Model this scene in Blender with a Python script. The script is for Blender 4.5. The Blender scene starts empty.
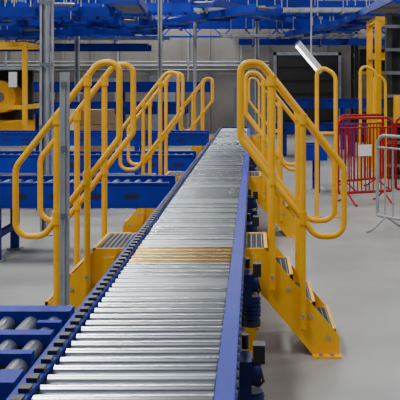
import bpy, math, random
from mathutils import Vector, Matrix
random.seed(4)
scene=bpy.context.scene
F=877.0; CZ=1.69
def PX(x,d): return (x-253)*d/F
def PZ(y,d): return CZ-(y-85)*d/F

# ---------------- materials ----------------
def mat(name,col,rough=.5,metal=0,noise=None,emit=None,bump=0,col2=None,stretch=None,spec=.5,rvar=None):
    m=bpy.data.materials.new(name); m.use_nodes=True
    nt=m.node_tree; b=nt.nodes['Principled BSDF']
    b.inputs['Base Color'].default_value=(*col,1)
    b.inputs['Roughness'].default_value=rough
    b.inputs['Metallic'].default_value=metal
    b.inputs['Specular IOR Level'].default_value=spec
    if noise:
        tc=nt.nodes.new('ShaderNodeTexCoord'); n=nt.nodes.new('ShaderNodeTexNoise')
        n.inputs['Scale'].default_value=noise; n.inputs['Detail'].default_value=6
        src=tc.outputs['Object']
        if stretch:
            mp=nt.nodes.new('ShaderNodeMapping'); mp.inputs['Scale'].default_value=stretch
            nt.links.new(src,mp.inputs['Vector']); src=mp.outputs['Vector']
        nt.links.new(src,n.inputs['Vector'])
        r=nt.nodes.new('ShaderNodeValToRGB')
        c2=col2 or tuple(c*.75 for c in col)
        r.color_ramp.elements[0].position=.35; r.color_ramp.elements[0].color=(*c2,1)
        r.color_ramp.elements[1].position=.65; r.color_ramp.elements[1].color=(*col,1)
        nt.links.new(n.outputs['Fac'],r.inputs['Fac']); nt.links.new(r.outputs['Color'],b.inputs['Base Color'])
        if bump:
            bp=nt.nodes.new('ShaderNodeBump'); bp.inputs['Strength'].default_value=bump
            nt.links.new(n.outputs['Fac'],bp.inputs['Height']); nt.links.new(bp.outputs['Normal'],b.inputs['Normal'])
    if emit:
        b.inputs['Emission Color'].default_value=(*col,1); b.inputs['Emission Strength'].default_value=emit
    return m
BLUE=mat('blue_paint',(.006,.020,.33),.55,0,noise=3,col2=(.005,.015,.26),spec=.22)
BLUED=mat('blue_dark_paint',(.008,.014,.09),.5,spec=.3)
YEL=mat('yellow_paint',(.92,.47,.008),.4,0,noise=4,col2=(.84,.395,.006),spec=.4)
ZINC=mat('zinc_roller_steel',(.80,.82,.85),.24,1,noise=3,col2=(.68,.70,.73))
ZINCW=mat('worn_roller_steel',(.64,.66,.69),.30,1,noise=3,col2=(.54,.56,.59))
ZINCY=mat('yellow_roller_sleeve',(.78,.53,.20),.24,1)
STEEL=mat('galvanised_steel',(.38,.40,.425),.45,.3,noise=6)
DSTEEL=mat('dark_roller_steel',(.18,.195,.22),.38,.6)
BLACK=mat('black_plastic',(.012,.012,.015),.5)
DARK=mat('dark_tray_steel',(.012,.012,.015),.7)  # near-black; in the roller beds it stands in for shade between rollers
GRATE=mat('steel_grating',(.20,.20,.20),.5,.5)
RED=mat('red_paint',(.36,.01,.01),.5,spec=.25)
WHITE=mat('white_plastic',(.8,.8,.8),.4)
CONC=mat('floor_concrete',(.335,.325,.31),.38,0,noise=1.1,col2=(.25,.242,.23),bump=.02,spec=.45)
WALL=mat('wall_cladding',(.24,.22,.185),.8,0,noise=.6,col2=(.175,.16,.135))
WALLD=mat('dark_door_paint',(.03,.028,.022),.7,0,noise=1.5)
ROOF=mat('ceiling_sheet',(.04,.045,.055),.8)
TAN=mat('cardboard_tan',(.32,.21,.11),.8)
LAMP=mat('lamp_tube',(1,.98,.94),.5,emit=6)

class MB:
    def __init__(s): s.v=[];s.f=[];s.m=[];s.sm=[];s.mats=[]
    def mi(s,m):
        if m not in s.mats: s.mats.append(m)
        return s.mats.index(m)
    def add(s,vs,fs,m,sm=False):
        o=len(s.v); s.v+= [tuple(v) for v in vs]; k=s.mi(m)
        for f in fs: s.f.append([o+i for i in f]); s.m.append(k); s.sm.append(sm)
    def bx(s,x0,x1,y0,y1,z0,z1,m,M=None):
        vs=[Vector(p) for p in [(x0,y0,z0),(x1,y0,z0),(x1,y1,z0),(x0,y1,z0),(x0,y0,z1),(x1,y0,z1),(x1,y1,z1),(x0,y1,z1)]]
        if M: vs=[M@v for v in vs]
        s.add(vs,[(0,3,2,1),(4,5,6,7),(0,1,5,4),(1,2,6,5),(2,3,7,6),(3,0,4,7)],m)
    def beam(s,p0,p1,w,h,m):
        p0=Vector(p0);p1=Vector(p1);d=(p1-p0);L=d.length;d.normalize()
        up=Vector((0,0,1)) if abs(d.z)<.95 else Vector((0,1,0))
        a=d.cross(up).normalized(); b=a.cross(d).normalized()
        vs=[]
        for p in (p0,p1):
            for i,j in ((-1,-1),(1,-1),(1,1),(-1,1)): vs.append(p+a*(i*w/2)+b*(j*h/2))
        s.add(vs,[(0,1,2,3),(7,6,5,4),(0,4,5,1),(1,5,6,2),(2,6,7,3),(3,7,4,0)],m)
    def prism(s,poly,y0,y1,m):
        n=len(poly)
        vs=[(x,y0,z) for x,z in poly]+[(x,y1,z) for x,z in poly]
        fs=[list(range(n)),list(range(2*n-1,n-1,-1))]+[(i,i+n,(i+1)%n+n,(i+1)%n) for i in range(n)]
        s.add(vs,fs,m)
    def cyl(s,p0,p1,r,m,n=16,caps=True,r1=None):
        p0=Vector(p0);p1=Vector(p1);d=(p1-p0).normalized();r1=r if r1 is None else r1
        up=Vector((0,0,1)) if abs(d.z)<.9 else Vector((1,0,0))
        a=d.cross(up).normalized(); b=d.cross(a)
        c=[(math.cos(2*math.pi*i/n),math.sin(2*math.pi*i/n)) for i in range(n)]
        A=[p0+(a*x+b*y)*r for x,y in c];B=[p1+(a*x+b*y)*r1 for x,y in c]
        s.add(A+B,[(i,(i+1)%n,(i+1)%n+n,i+n) for i in range(n)],m,True)
        if caps: s.add(A+B,[list(range(n-1,-1,-1)),list(range(n,2*n))],m)
    def tube(s,path,r,m,n=12,closed=False):
        P=[Vector(p) for p in path];N=len(P);vs=[]
        prev=None
        for i in range(N):
            if closed: t=(P[(i+1)%N]-P[i-1]).normalized()
            else: t=(P[min(i+1,N-1)]-P[max(i-1,0)]).normalized()
            if prev is None:
                up=Vector((0,1,0)) if abs(t.y)<.9 else Vector((1,0,0))
                a=t.cross(up).normalized()
            else: a=(prev-t*prev.dot(t)).normalized()
            prev=a; b=t.cross(a)
            for k in range(n):
                q=2*math.pi*k/n; vs.append(P[i]+(a*math.cos(q)+b*math.sin(q))*r)
        fs=[]
        for i in range(N if closed else N-1):
            j=(i+1)%N
            for k in range(n): fs.append((i*n+k,i*n+(k+1)%n,j*n+(k+1)%n,j*n+k))
        s.add(vs,fs,m,True)
        if not closed: s.add(vs[:n]+vs[-n:],[list(range(n-1,-1,-1)),list(range(n,2*n))],m)
    def obj(s,name,loc=(0,0,0)):
        me=bpy.data.meshes.new(name); me.from_pydata(s.v,[],s.f)
        for m in s.mats: me.materials.append(m)
        me.polygons.foreach_set('material_index',s.m); me.polygons.foreach_set('use_smooth',s.sm)
        me.update()
        import bmesh
        bm=bmesh.new(); bm.from_mesh(me); bmesh.ops.recalc_face_normals(bm,faces=bm.faces); bm.to_mesh(me); bm.free()
        o=bpy.data.objects.new(name,me); o.location=loc; bpy.context.collection.objects.link(o); return o

def rounded(corners,seg=7,closed=True):
    out=[];n=len(corners)
    for i,(p,r) in enumerate(corners):
        p=Vector(p)
        if not closed and i in (0,n-1): out.append(p); continue
        a=Vector(corners[i-1][0]);b=Vector(corners[(i+1)%n][0])
        u=(a-p).normalized();v=(b-p).normalized()
        ang=u.angle(v); t=min(r/math.tan(ang/2),(a-p).length*.49,(b-p).length*.49)
        s0=p+u*t;s1=p+v*t
        rr=t*math.tan(ang/2); bis=(u+v).normalized(); c=p+bis*(rr/math.sin(ang/2))
        w0=s0-c;w1=s1-c;th=w0.angle(w1);
        for k in range(seg+1):
            f=k/seg; out.append(c+(w0*math.sin((1-f)*th)+w1*math.sin(f*th))/math.sin(th))
    return out

# ---------------- room ----------------
def room():
    b=MB(); b.bx(-16,12,-4,30.2,-.1,0,CONC); b.obj('floor')
    b=MB(); b.bx(-16,12,30,30.2,0,7,WALL)
    for i in range(28):
        x=-15.5+i; b.bx(x-.04,x+.04,29.95,30,0,7,WALL)
    b.obj('wall_back')
    b=MB(); b.bx(-16.2,-16,-4,30.2,0,7,WALL); b.obj('wall_left')
    b=MB(); b.bx(12,12.2,-4,30.2,0,7,WALL); b.obj('wall_right')
    b=MB(); b.bx(-16.2,12.2,-4,30.2,7,7.1,ROOF)
    for y in range(0,30,5): b.bx(-16,12,y,y+.2,6.6,7,ROOF)
    b.obj('ceiling')
    b=MB()
    b.bx(.8,2.9,29.84,29.93,0,2.7,WALLD)
    for k in range(6): b.bx(.85,2.85,29.80,29.85,.05+k*.45,.42+k*.45,WALLD)
    b.bx(.7,.8,29.8,29.95,0,2.8,STEEL); b.bx(2.9,3.0,29.8,29.95,0,2.8,STEEL); b.bx(.7,3.0,29.8,29.95,2.7,2.8,STEEL)
    b.obj('door_1')
    b=MB()
    for z,r,m in ((2.35,.035,STEEL),(2.48,.025,STEEL),(2.2,.03,DSTEEL)):
        b.cyl((-15,29.86,z),(.55,29.86,z),r,m,10)
    for x in (-13,-11.2,-8.4,-6.9,-4.6,-2.2,-.4):
        b.cyl((x,29.8,0.0),(x,29.8,5.2),.035,STEEL,10)
        b.bx(x-.15,x+.15,29.74,29.88,1.2,1.7,STEEL if int(x*10)%2 else DSTEEL)
    b.obj('wall_pipework')
room()

# ---------------- main conveyor ----------------
Y0,Y1=1.9,19.5
def main_conv():
    b=MB(); p=.096; y=Y0+.05;i=0
    while y<Y1-.03:
        m=ZINCY if 4.74<y<5.22 else (ZINCW if random.random()<.35 else ZINC)
        dz=random.uniform(-.001,.001)
        b.cyl((-.68,y,.702+dz),(-.124,y,.702+dz),.0265,m,24)
        b.cyl((-.70,y,.70),(-.11,y,.70),.009,STEEL,8)
        b.bx(-.722,-.688,y-.022,y+.022,.742,.757,BLACK)
        b.cyl((-.752,y,.70),(-.744,y,.70),.016,STEEL,8)
        b.cyl((-.056,y,.70),(-.048,y,.70),.012,STEEL,8)
        y+=p
    b.bx(-.118,-.056,Y0,Y1,.735,.747,BLUE); b.bx(-.070,-.056,Y0,Y1,.56,.735,BLUE); b.bx(-.118,-.056,Y0,Y1,.548,.56,BLUE)
    b.bx(-.744,-.686,Y0,Y1,.730,.742,BLUE); b.bx(-.744,-.730,Y0,Y1,.56,.735,BLUE); b.bx(-.744,-.686,Y0,Y1,.548,.56,BLUE)
    b.bx(-.729,-.071,Y0,Y1,.60,.61,DARK)  # tray added below the rollers, coloured near-black so the gaps look shaded
    y=Y0+.3
    while y<Y1:
        for x in (-.715,-.085):
            b.bx(x-.025,x+.025,y-.03,y+.03,.02,.55,BLUE)
            b.bx(x-.05,x+.05,y-.06,y+.06,0,.02,STEEL)
        b.bx(-.69,-.11,y-.02,y+.02,.25,.30,BLUE)
        y+=1.95
    y=Y0+1.2
    while y<Y1: b.bx(-.056,-.050,y,y+.18,.59,.70,BLUED); y+=1.5
    b.bx(-.72,-.08,Y1,Y1+.03,.56,.76,BLUE)
    for ym in (3.33,4.83,6.55,8.1,11.2,14.3):
        b.bx(-.05,-.005,ym-.07,ym+.07,.50,.66,BLUED)
        b.cyl((-.005,ym,.60),(.03,ym,.60),.05,BLUED,20)
        b.cyl((-.005,ym,.53),(-.005,ym,.40),.042,BLUED,20)
        b.cyl((-.005,ym,.40),(-.005,ym,.365),.047,BLACK,20)
        for k in range(5): b.cyl((-.005,ym,.42+k*.022),(-.005,ym,.43+k*.022),.049,BLUED,20)
        b.bx(.0,.045,ym-.035,ym+.03,.64,.71,BLACK)
        b.cyl((-.03,ym+.1,.66),(-.03,ym+.1,.715),.014,BLACK,10)
        b.tube([(.02,ym,.64),(.04,ym+.05,.55),(.02,ym+.12,.50),(-.045,ym+.2,.54)],.006,BLACK,8)
    b.obj('roller_conveyor')
main_conv()

def cross(name,x0,x1,y0,y1,zt=.73,h=.2,pitch=.11,legs=1.6,slots=True):
    b=MB()
    for ya,yb in ((y0,y0+.05),(y1-.05,y1)):
        b.bx(x0,x1,ya,yb,zt-h,zt+.015,BLUE)
        b.bx(x0,x1,ya-.015,yb+.015,zt+.015,zt+.03,BLUE)
        b.bx(x0,x1,ya-.015,yb+.015,zt-h-.012,zt-h,BLUE)
    if slots:
        x=x0+.15
        while x<x1-.25:
            pts=[]
            for k in range(16):
                a=2*math.pi*k/16; pts.append((x+.08+(.05 if math.cos(a)>0 else -.05)+.022*math.cos(a),zt-h*.5+.022*math.sin(a)))
            b.prism(pts,y0-.004,y0-.001,DARK)
            x+=.36
    x=x0+.06
    while x<x1-.04:
        b.cyl((x,y0+.05,zt-.03),(x,y1-.05,zt-.03),.028,DSTEEL,12); x+=pitch
    b.bx(x0,x1,y0+.05,y1-.05,zt-.14,zt-.13,DARK)
    x=x0+.25
    while x<x1:
        for y in (y0+.025,y1-.025):
            b.bx(x-.04,x+.04,y-.03,y+.03,.02,zt-h,BLUE); b.bx(x-.07,x+.07,y-.06,y+.06,0,.02,STEEL)
        b.bx(x-.025,x+.025,y0+.05,y1-.05,.22,.28,BLUE)
        x+=legs
    return b.obj(name)
cross('roller_conveyor',-7.5,-.80,8.35,9.05)
cross('roller_conveyor',-9.5,-.80,11.7,12.4)
cross('roller_conveyor',-12,-.85,16.2,17.0,zt=.78)
cross('roller_conveyor',-12,-1.6,21,21.8,zt=1.25,h=.25)
cross('roller_conveyor',-12,-1.2,24.8,25.5,zt=1.75,h=.25)
cross('roller_conveyor',.75,1.15,13.6,14.2,legs=.3)
cross('roller_conveyor',.5,6.5,20.5,21.2,zt=.75)
cross('roller_conveyor',.5,6.5,22.6,23.2,zt=1.3)

def transfer():
    b=MB(); x1=-.765;x0=-2.4
    b.bx(x0,x1,3.66,3.76,.52,.745,BLUE); b.bx(x0,x1,2.80,2.93,.48,.74,BLUE)
    b.bx(x0,x1,2.93,3.66,.55,.56,DARK)
    for i in range(17):
        x=x1-.065-i*.098
        b.cyl((x,2.93,.69),(x,3.66,.69),.034,DSTEEL,20)
        b.cyl((x,2.95,.69),(x,2.98,.69),.038,BLACK,16)
    b.bx(x1-.24,x1-.005,3.33,3.40,.70,.742,BLUE)
    b.bx(x1-.21,x1-.02,3.10,3.15,.70,.740,BLUE)
    b.bx(x1-.10,x1-.005,3.50,3.54,.70,.742,BLUE)
    for x in (x0+.1,-1.6,-.85):
        for y in (3.71,2.86): b.bx(x-.035,x+.035,y-.035,y+.035,0,.52,BLUE)
    for i in range(6):
        b.cyl((x1-.1-i*.28,3.655,.64),(x1-.1-i*.28,3.65,.64),.012,STEEL,10)
    b.obj('roller_transfer_conveyor')
transfer()

def stair(name,Yn,side,rng=.63,off=0):
    b=MB()
    X=(lambda u:-.08+u) if side>0 else (lambda u:-.83-u-off)
    def bxu(u0,u1,y0,y1,z0,z1,m):
        a,c=sorted((X(u0),X(u1))); b.bx(a,c,y0,y1,z0,z1,m)
    Yf=Yn+rng
    for y in (Yn,Yf):
        rp=rounded([(Vector((0,1.83,0)),.09),(Vector((.13,1.83,0)),.09),(Vector((.645,1.18,0)),.11),(Vector((.645,.75,0)),.09),(Vector((.47,.75,0)),.10),(Vector((0,1.36,0)),.07)])
        b.tube([(X(p.x),y,p.y) for p in rp],.0195,YEL,14,closed=True)
        for u,z0,z1 in ((.20,.42,1.735),(.39,.18,1.495)):
            b.cyl((X(u),y,z0),(X(u),y,z1),.0195,YEL,14)
            b.cyl((X(u),y,z1-.05),(X(u),y,z1+.015),.027,YEL,14)
            zl=1.36-u*1.298
            b.cyl((X(u),y,zl-.03),(X(u),y,zl+.05),.027,YEL,14)
            yy=y-.032 if y==Yn else y+.032
            b.cyl((X(u),y,z0+.08),(X(u),yy,z0+.08),.012,STEEL,8)
        ys=(y+.012,y+.026) if y==Yn else (y-.026,y-.012)
        poly=[(.02,.67),(.15,.67),(.20,.62),(.62,.12),(.62,0),(.46,0),(.06,.47),(.02,.47)]
        b.prism([(X(u),z) for u,z in poly],ys[0]+.008,ys[1]+.008,YEL)
        bxu(.45,.63,y-.04,y+.05,0,.012,YEL)
        bxu(.03,.10,y-.005,y+.055 if y==Yn else y+.05,.0,.62,YEL)
        bxu(.01,.12,y-.02,y+.07,0,.012,YEL)
        for u in (.5,.57): b.cyl((X(u),y-.02,.012),(X(u),y-.02,.03),.01,STEEL,8)
        for (u,z) in ((.08,.62),(.3,.42),(.44,.25),(.55,.12)):
            b.cyl((X(u),ys[0],z),(X(u),ys[0]+.006,z),.012,STEEL,10)
    def grating(u0,u1,z,nose):
        bxu(u0,u1,Yn+.03,Yn+.045,z-.035,z,YEL) ; bxu(u0,u1,Yf-.045,Yf-.03,z-.035,z,YEL)
        bxu(u1-.02,u1,Yn+.03,Yf-.03,z-.04,z+.004,nose)
        bxu(u0,u0+.008,Yn+.03,Yf-.03,z-.035,z,GRATE)
        n=max(2,int((u1-u0)/.028))
        for i in range(1,n): 
            u=u0+(u1-u0)*i/n; bxu(u-.0025,u+.0025,Yn+.04,Yf-.04,z-.028,z,GRATE)
        k=int((Yf-Yn)/.03)
        for j in range(1,k):
            y=Yn+.04+(Yf-Yn-.08)*j/k; bxu(u0,u1,y-.002,y+.002,z-.015,z-.001,GRATE)
    grating(.035 if side>0 else -.07,.17,.67,YEL)
    grating(.17,.33,.505,YEL); grating(.30,.47,.335,YEL); grating(.43,.60,.165,YEL)
    return b.obj(name)
for Yn in (5.45,9.75,17.6):
    stair('crossover_stairs',Yn,1); stair('crossover_stairs',Yn,-1)

def post(name,x,y,z1,w,conduit=False):
    b=MB()
    t=w*.12
    yb=y-w/2 if w<.06 else y+w/2-t
    b.bx(x-w/2,x+w/2,yb,yb+t,0,z1,STEEL)
    b.bx(x-w/2,x-w/2+t,y-w/2+t,y+w/2-t,0,z1,STEEL); b.bx(x+w/2-t,x+w/2,y-w/2+t,y+w/2-t,0,z1,STEEL)
    if w>=.06:
        b.bx(x-w/2+t,x-w/2+2.2*t,y-w/2,y-w/2+t,0,z1,STEEL); b.bx(x+w/2-2.2*t,x+w/2-t,y-w/2,y-w/2+t,0,z1,STEEL)
    else:
        b.bx(x-w/2+t,x-w/2+2.2*t,y+w/2-t,y+w/2,0,z1,STEEL); b.bx(x+w/2-2.2*t,x+w/2-t,y+w/2-t,y+w/2,0,z1,STEEL)
        b.cyl((x+w*.1,y-w/2-.006,.1),(x+w*.1,y-w/2-.006,z1-.1),.006,STEEL,8)
        for z in (.9,1.3,1.68): b.bx(x-w*.3,x+w*.3,y-w/2-.014,y-w/2,z,z+.03,DSTEEL)
    b.bx(x-w,x+w,y-w,y+w,0,.015,STEEL)
    if conduit:
        b.cyl((x+w*.85,y,.3),(x+w*.85,y,z1),w*.16,STEEL,10)
        z=.5
        while z<z1: b.bx(x-w*.5,x+w*1.05,y-w*.6,y-w*.5,z,z+.04,DSTEEL); z+=.7
    return b.obj(name)
post('steel_strut_post',PX(64,5.2),5.22,PZ(72,5.2),.05)
post('support_column',PX(45,9.9),9.9,4.6,.10,conduit=True)
post('support_column',PX(160,15.6),15.6,4.6,.075)
b=MB(); x=PX(195,19.9)
b.tube(rounded([((x,19.9,0),0),((x,19.9,3.4),.35),((x+1.6,19.9,3.45),0)],closed=False),.04,STEEL,12); b.bx(x-.1,x+.1,19.8,20,0,.02,STEEL); b.obj('cable_conduit_pole')
post('support_column',PX(257,24),24,4.6,.12)
post('support_column',PX(77,24),24,4.6,.12)

def overhead_cross(name,x0,x1,y,z,h=.16,depth=.7,curve=False):
    b=MB()
    for yy in (y,y+depth):
        b.bx(x0,x1,yy,yy+.05,z,z+h,BLUE); b.bx(x0,x1,yy-.03,yy+.08,z-.015,z,BLUE)
    x=x0+.1
    while x<x1: b.cyl((x,y+.05,z+h-.04),(x,y+depth,z+h-.04),.025,DSTEEL,8); x+=.3
    x=x0+.4
    while x<x1:
        b.bx(x-.03,x+.03,y-.03,y+depth+.08,z-.07,z-.015,BLUE)
        for yy in (y-.03,y+depth+.08): b.cyl((x,yy,z-.06),(x,yy,7),.012,STEEL,6)
        x+=1.9
    return b.obj(name)
overhead_cross('overhead_conveyor',-9,-1.2,17,3.12)
overhead_cross('overhead_conveyor',-11,1.5,20.5,3.55)
overhead_cross('overhead_conveyor',-12,8,25,3.35,h=.22)
overhead_cross('overhead_conveyor',-12,8,27.5,3.9,h=.22)
overhead_cross('overhead_conveyor',1.0,7,19,3.25)
overhead_cross('overhead_conveyor',-9,-2.2,14,2.80,h=.14)
overhead_cross('overhead_conveyor',-11,-3.4,22.4,3.1,h=.18)
overhead_cross('overhead_conveyor',.6,7,21.9,3.6,h=.2)
overhead_cross('overhead_conveyor',-.4,7,24.6,2.85,h=.14,depth=.5)
def overhead_long(name,pts,w=.6,h=.14):
    b=MB(); P=[Vector(p) for p in pts]
    L=[];R=[]
    for i,p in enumerate(P):
        t=(P[min(i+1,len(P)-1)]-P[max(i-1,0)]).normalized(); n=Vector((t.y,-t.x,0)).normalized()
        L.append(p-n*w/2);R.append(p+n*w/2)
    for S in (L,R):
        for a,c in zip(S,S[1:]): b.beam(a,c,.05,h,BLUE)
    for i,p in enumerate(P):
        if i%2==0 or len(P)<6:
            b.beam(L[i]-Vector((0,0,h*.6)),R[i]-Vector((0,0,h*.6)),.05,.05,BLUE)
            for q in (L[i],R[i]): b.cyl(q,(q.x,q.y,7),.012,STEEL,6)
    for a,c,e,g in zip(L,L[1:],R,R[1:]):
        n=max(1,int((c-a).length/.3))
        for k in range(n):
            f=(k+.5)/n; b.cyl(a.lerp(c,f),e.lerp(g,f),.025,DSTEEL,8)
    return b.obj(name)
def arc(cx,cy,r,a0,a1,z,n=14): return [(cx+r*math.cos(math.radians(a0+(a1-a0)*i/n)),cy+r*math.sin(math.radians(a0+(a1-a0)*i/n)),z) for i in range(n+1)]
def line(p,q,n): return [tuple(Vector(p).lerp(Vector(q),i/n)) for i in range(n+1)]
overhead_long('overhead_conveyor',line((-5.6,13,3.55),(-5.6,24.5,3.7),8))
overhead_long('overhead_conveyor',arc(-4.9,19.5,2.6,-60,90,3.0)+line((-5.2,22.1,3.0),(-9.5,22.1,3.0),4))
overhead_long('overhead_conveyor',line((-7.6,16,3.1),(-3.6,24,3.75),6))
overhead_long('overhead_conveyor',line((2.6,14,3.1),(2.4,26,3.25),8),w=.7)
overhead_long('overhead_conveyor',line((4.2,15.2,3.3),(.9,24.6,3.05),8),w=.5)
overhead_long('overhead_conveyor',arc(-.2,22.5,1.5,0,180,3.6),w=.4)
overhead_long('overhead_conveyor',line((-1.9,12.5,2.95),(-3.2,28,3.3),10),w=.5)
overhead_long('overhead_conveyor',line((-3.0,13.5,2.95),(-7.0,27,3.1),10),w=.6)
overhead_long('overhead_conveyor',line((-1.0,17,3.3),(1.6,28,3.6),8),w=.5)
overhead_long('overhead_conveyor',arc(-3.6,17,1.2,0,180,2.95),w=.35)
overhead_long('overhead_conveyor',line((3.6,13.5,3.0),(4.6,28,3.7),10),w=.6)
overhead_long('overhead_conveyor',line((.3,16,3.1),(-3.8,25,3.2),8),w=.5)
def truss(name,x0,x1,y,z,h):
    b=MB(); b.bx(x0,x1,y,y+.06,z,z+.06,BLUE); b.bx(x0,x1,y,y+.06,z+h,z+h+.06,BLUE)
    x=x0;k=0
    while x<x1-.3:
        b.beam((x,y+.03,z+.03 if k%2==0 else z+h+.03),(x+.5,y+.03,z+h+.03 if k%2==0 else z+.03),.04,.04,BLUE); x+=.5;k+=1
    for x in (x0+.5,(x0+x1)/2,x1-.5): b.cyl((x,y+.03,z+h),(x,y+.03,7),.015,STEEL,6)
    return b.obj(name)
truss('roof_truss',-12,6,23.2,3.55,.45)
truss('roof_truss',-12,8,28.9,3.25,.5)
truss('roof_truss',-9,-1.6,18.8,2.98,.4)
truss('roof_truss',.3,7,26.6,2.95,.45)
def walkway(name,x0,x1,y,z,w=1.0):
    b=MB(); b.bx(x0,x1,y,y+.08,z-.2,z,BLUE); b.bx(x0,x1,y+w,y+w+.08,z-.2,z,BLUE)
    b.bx(x0,x1,y+.08,y+w,z-.04,z-.01,DARK)
    x=x0
    while x<x1:
        b.bx(x,x+.06,y+.08,y+w,z-.16,z-.04,BLUE)
        b.cyl((x,y+.04,z),(x,y+.04,z+1.1),.022,BLUE,8); b.bx(x-.015,x+.015,y+w,y+w+.06,z,6.9,STEEL); x+=1.1
    for h in (.55,1.1): b.cyl((x0,y+.04,z+h),(x1,y+.04,z+h),.022,BLUE,8)
    return b.obj(name)
walkway('mezzanine_walkway',-13,-3.2,26.6,2.95)
walkway('mezzanine_walkway',-1.0,9,28.4,3.95)
def ladder(name,x0,x1,y,z,w=.35):
    b=MB()
    for yy in (y,y+w): b.bx(x0,x1,yy,yy+.02,z,z+.08,STEEL)
    x=x0
    while x<x1: b.bx(x,x+.03,y,y+w,z+.02,z+.04,STEEL); x+=.22
    for k in range(5): b.cyl((x0,y+.06+k*.05,z+.06),(x1,y+.06+k*.05,z+.06),.018,BLACK,6)
    x=x0+.3
    while x<x1:
        b.bx(x-.02,x+.02,y-.03,y+w+.04,z-.04,z,STEEL); b.cyl((x,y-.02,z-.03),(x,y-.02,7),.01,STEEL,6); x+=1.4
    return b.obj(name)
ladder('cable_ladder',-1.25,2.6,18,3.2)
ladder('cable_ladder',-.9,6,23.9,3.0)
ladder('cable_ladder',-10,-2.5,26.2,3.05)

b=MB(); c=Vector((PX(310,15),15,PZ(57,15)))
d=Vector((.2,0,-.24)); 
b.beam(c-d,c+d,.12,.09,WHITE); b.beam(c-d*.95+Vector((-.05,-.02,-.04)),c+d*.95+Vector((-.05,-.02,-.04)),.07,.03,LAMP)
b.beam(c-d*1.08,c-d,.14,.11,DSTEEL); b.beam(c+d,c+d*1.08,.14,.11,DSTEEL)
b.tube([c+Vector((.02,.03,0)),c+Vector((.03,.1,.5)),(c.x+.03,15.1,7)],.014,STEEL,8)
b.obj('strip_light')

def barrier(name,p0,p1,h,m,nb=13,infill=None):
    b=MB(); p0=Vector((*p0,0));p1=Vector((*p1,0)); t=(p1-p0).normalized(); n=Vector((-t.y,t.x,0)); Z=Vector((0,0,1))
    L=(p1-p0).length
    loop=rounded([(p0+Z*.16,.04),(p0+Z*h,.12),(p1+Z*h,.12),(p1+Z*.16,.04)])
    b.tube(loop,.02,m,10,closed=True)
    b.tube([p0+Z*(h-.14),p1+Z*(h-.14)],.012,m,8)
    for i in range(1,nb):
        q=p0+t*L*i/nb; b.cyl(q+Z*.16,q+Z*(h-.14),.009,m,8)
    for q in (p0+t*.15,p1-t*.15):
        b.tube([q+n*.3+Z*.012,q+n*.22+Z*.03,q+Z*.16,q-n*.22+Z*.03,q-n*.3+Z*.012],.014,m,8)
    if infill: b.beam(p0+t*L*.36+Z*h*.62-n*.015,p0+t*L*.6+Z*h*.62-n*.015,.01,.16,infill)
    return b.obj(name)
barrier('crowd_control_barrier',(1.2,12.4),(2.02,12.7),1.22,RED,14,WHITE)
barrier('crowd_control_barrier',(2.1,12.9),(3.5,12.6),1.22,RED,16)
barrier('crowd_control_barrier',(1.46,10.3),(2.35,9.0),1.1,STEEL,12)
barrier('crowd_control_barrier',(1.35,13.9),(2.15,14.5),1.2,RED,14)

def hoop(name,x,y,w,h,ang=0):
    b=MB(); c,s=math.cos(ang),math.sin(ang)
    def P(u,z): return (x+u*c,y+u*s,z)
    b.tube(rounded([(P(0,.0),0),(P(0,h),.16),(P(w,h-.12),.14),(P(w,0),0)],closed=False),.026,YEL,12)
    b.tube([P(0,h*.55),P(w,h*.55)],.02,YEL,10)
    for u in (0,w): b.cyl(P(u,0),P(u,.015),.06,YEL,14)
    return b.obj(name)
hoop('safety_hoop',PX(318,11),11.2,.24,1.95)
hoop('safety_hoop',PX(363,14.5),14.85,.26,2.05)
hoop('safety_hoop',PX(375,15.5),15.6,.2,1.9)
def frame(name,x0,x1,y0,y1,h,m=YEL,w=.09,mid=()):
    b=MB()
    for x in (x0,x1):
        for y in (y0,y1):
            b.bx(x-w/2,x+w/2,y-w/2,y+w/2,0,h,m); b.bx(x-w,x+w,y-w,y+w,0,.02,m)
    for z in (h-w,)+tuple(mid):
        for y in (y0,y1): b.bx(x0,x1,y-w/3,y+w/3,z,z+w,m)
        for x in (x0,x1): b.bx(x-w/3,x+w/3,y0,y1,z,z+w,m)
    return b
b=frame('x',PX(378,16.8),PX(399,16.8)+1.5,16.8,18,3.0,w=.11,mid=(2.2,)); b.obj('yellow_gantry_frame')
b=MB(); x=2.42
b.bx(x,x+.10,15.9,16.1,0,3.0,WALLD); b.bx(x+.4,x+.5,15.9,16.1,0,3.0,WALLD)
b.bx(x+.1,x+.4,16.05,16.1,0,3.0,DARK)
for k in range(7): b.bx(x-.02,x+.52,15.86,15.9,.2+k*.42,.26+k*.42,DSTEEL)
b.bx(x-.05,x+.55,15.7,16.3,0,.06,WALLD)
b.bx(x+.12,x+.38,15.8,16.0,1.0,1.5,YEL); b.cyl((x+.25,15.88,0.1),(x+.25,15.88,2.95),.015,BLACK,8)
b.obj('dark_lift_mast')
def rack(name,x0,bays,y,h,bw=1.8):
    b=MB()
    for k in range(bays+1):
        x=x0+k*bw
        for yy in (y,y+1): b.bx(x-.05,x+.05,yy-.04,yy+.04,0,h,WALLD)
        z=.3;q=0
        while z<h-.4:
            b.beam((x,y if q%2 else y+1,z),(x,y+1 if q%2 else y,z+.4),.03,.03,WALLD); z+=.4;q+=1
    for k in range(bays):
        x=x0+k*bw
        for z in (.15,1.15,2.1,3.0):
            for yy in (y,y+1): b.bx(x+.05,x+bw-.05,yy-.03,yy+.03,z-.1,z,YEL if z>2 else BLUED)
            b.bx(x+.05,x+bw-.05,y+.03,y+.97,z-.02,z,DARK)
            if z<3:
                for i in range(2):
                    hh=random.uniform(.4,.75); m=random.choice((TAN,DARK,BLUED,STEEL))
                    b.bx(x+.12+i*.85,x+.85+i*.85,y+.1,y+.9,z,z+hh,m)
    return b.obj(name)
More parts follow.
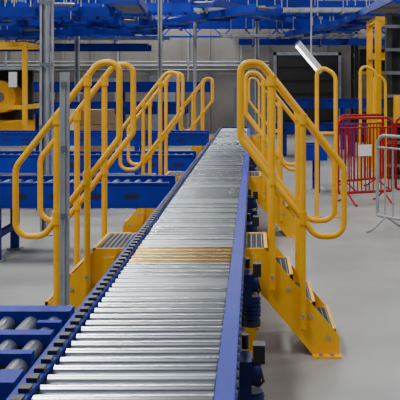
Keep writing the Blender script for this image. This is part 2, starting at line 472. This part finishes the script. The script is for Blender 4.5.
rack('pallet_rack',3.05,3,25.9,3.25)
xL=PX(-20,18); xR=PX(30,18)
b=frame('x',xL,xR,17.6,19,2.55,mid=(1.2,))
b.cyl((xL+.4,18.0,1.45),(xL+.4,18.9,1.45),.33,YEL,24); b.cyl((xL+.4,17.95,1.45),(xL+.4,18.0,1.45),.1,DSTEEL,16)
b.bx(xL+.2,xR-.1,17.8,18.8,.5,.95,YEL); b.bx(xR-.30,xR-.14,17.5,17.54,1.65,1.95,WHITE)
b.bx(xL+.1,xR-.1,18.6,18.7,.95,2.0,DARK)
b.bx(xL,xR,17.7,18.9,2.0,2.06,STEEL)
b.obj('yellow_lift_machine')
def cabinet(x,y,w,h,m,name='control_cabinet'):
    b=MB(); b.bx(x,x+w,y,y+.4,.1,h,m); b.bx(x+.02,x+w-.02,y+.03,y+.38,0,.1,DARK)
    for k in range(2): b.bx(x+.02+k*w/2,x+w/2-.01+k*w/2,y-.015,y,.14,h-.04,m)
    b.cyl((x+w/2-.05,y-.015,h*.55),(x+w/2-.05,y-.05,h*.55),.015,BLACK,8); b.bx(x+.1,x+.25,y-.02,y-.015,h*.75,h*.85,WHITE)
    return b.obj(name)
cabinet(-5.3,26,1.2,1.9,STEEL); cabinet(-3.3,28,1.0,2.0,STEEL); cabinet(-.6,28,.9,1.6,DSTEEL)
def stack(x,y):
    b=MB()
    for k in range(3): b.bx(x,x+1.1,y+.0+k*.4,y+.12+k*.4,0,.12,TAN)
    b.bx(x,x+1.1,y,y+.92,.12,.15,TAN)
    for i in range(2):
        for j in range(3): b.bx(x+.02+i*.54,x+.54+i*.54,y+.05,y+.85,.15+j*.33,.47+j*.33,TAN); 
    b.bx(x+.2,x+.3,y+.045,y+.05,.15,1.13,WHITE)
    return b.obj('pallet_of_cartons')
stack(-4.3,19.6)

def area(name,loc,sx,sy,e,rot=(0,0,0),col=(.95,.98,1)):
    l=bpy.data.lights.new(name,'AREA'); l.shape='RECTANGLE'; l.size=sx; l.size_y=sy; l.energy=e; l.color=col
    o=bpy.data.objects.new(name,l); o.location=loc; o.rotation_euler=rot; bpy.context.collection.objects.link(o); return o
for y in (3,9,15,21,27):
    for x in (-9,-2.5,4.5):
        area('high_bay_light',(x,y,6.5),.8,2.2,235 if x!=-2.5 else 310)
area('rooflight',(-1,29,6.3),9,1.2,640,rot=(math.radians(-50),0,0))
w=bpy.data.worlds.new('world'); scene.world=w; w.use_nodes=True
w.node_tree.nodes['Background'].inputs[0].default_value=(.75,.84,1,1); w.node_tree.nodes['Background'].inputs[1].default_value=.35

cam=bpy.data.cameras.new('camera'); co=bpy.data.objects.new('camera',cam); bpy.context.collection.objects.link(co)
co.location=(0,0,CZ); co.rotation_euler=(math.pi/2,0,0)
cam.sensor_width=36; cam.lens=F/400*36; cam.shift_x=-53/400; cam.shift_y=-115/400; cam.clip_end=200
scene.camera=co
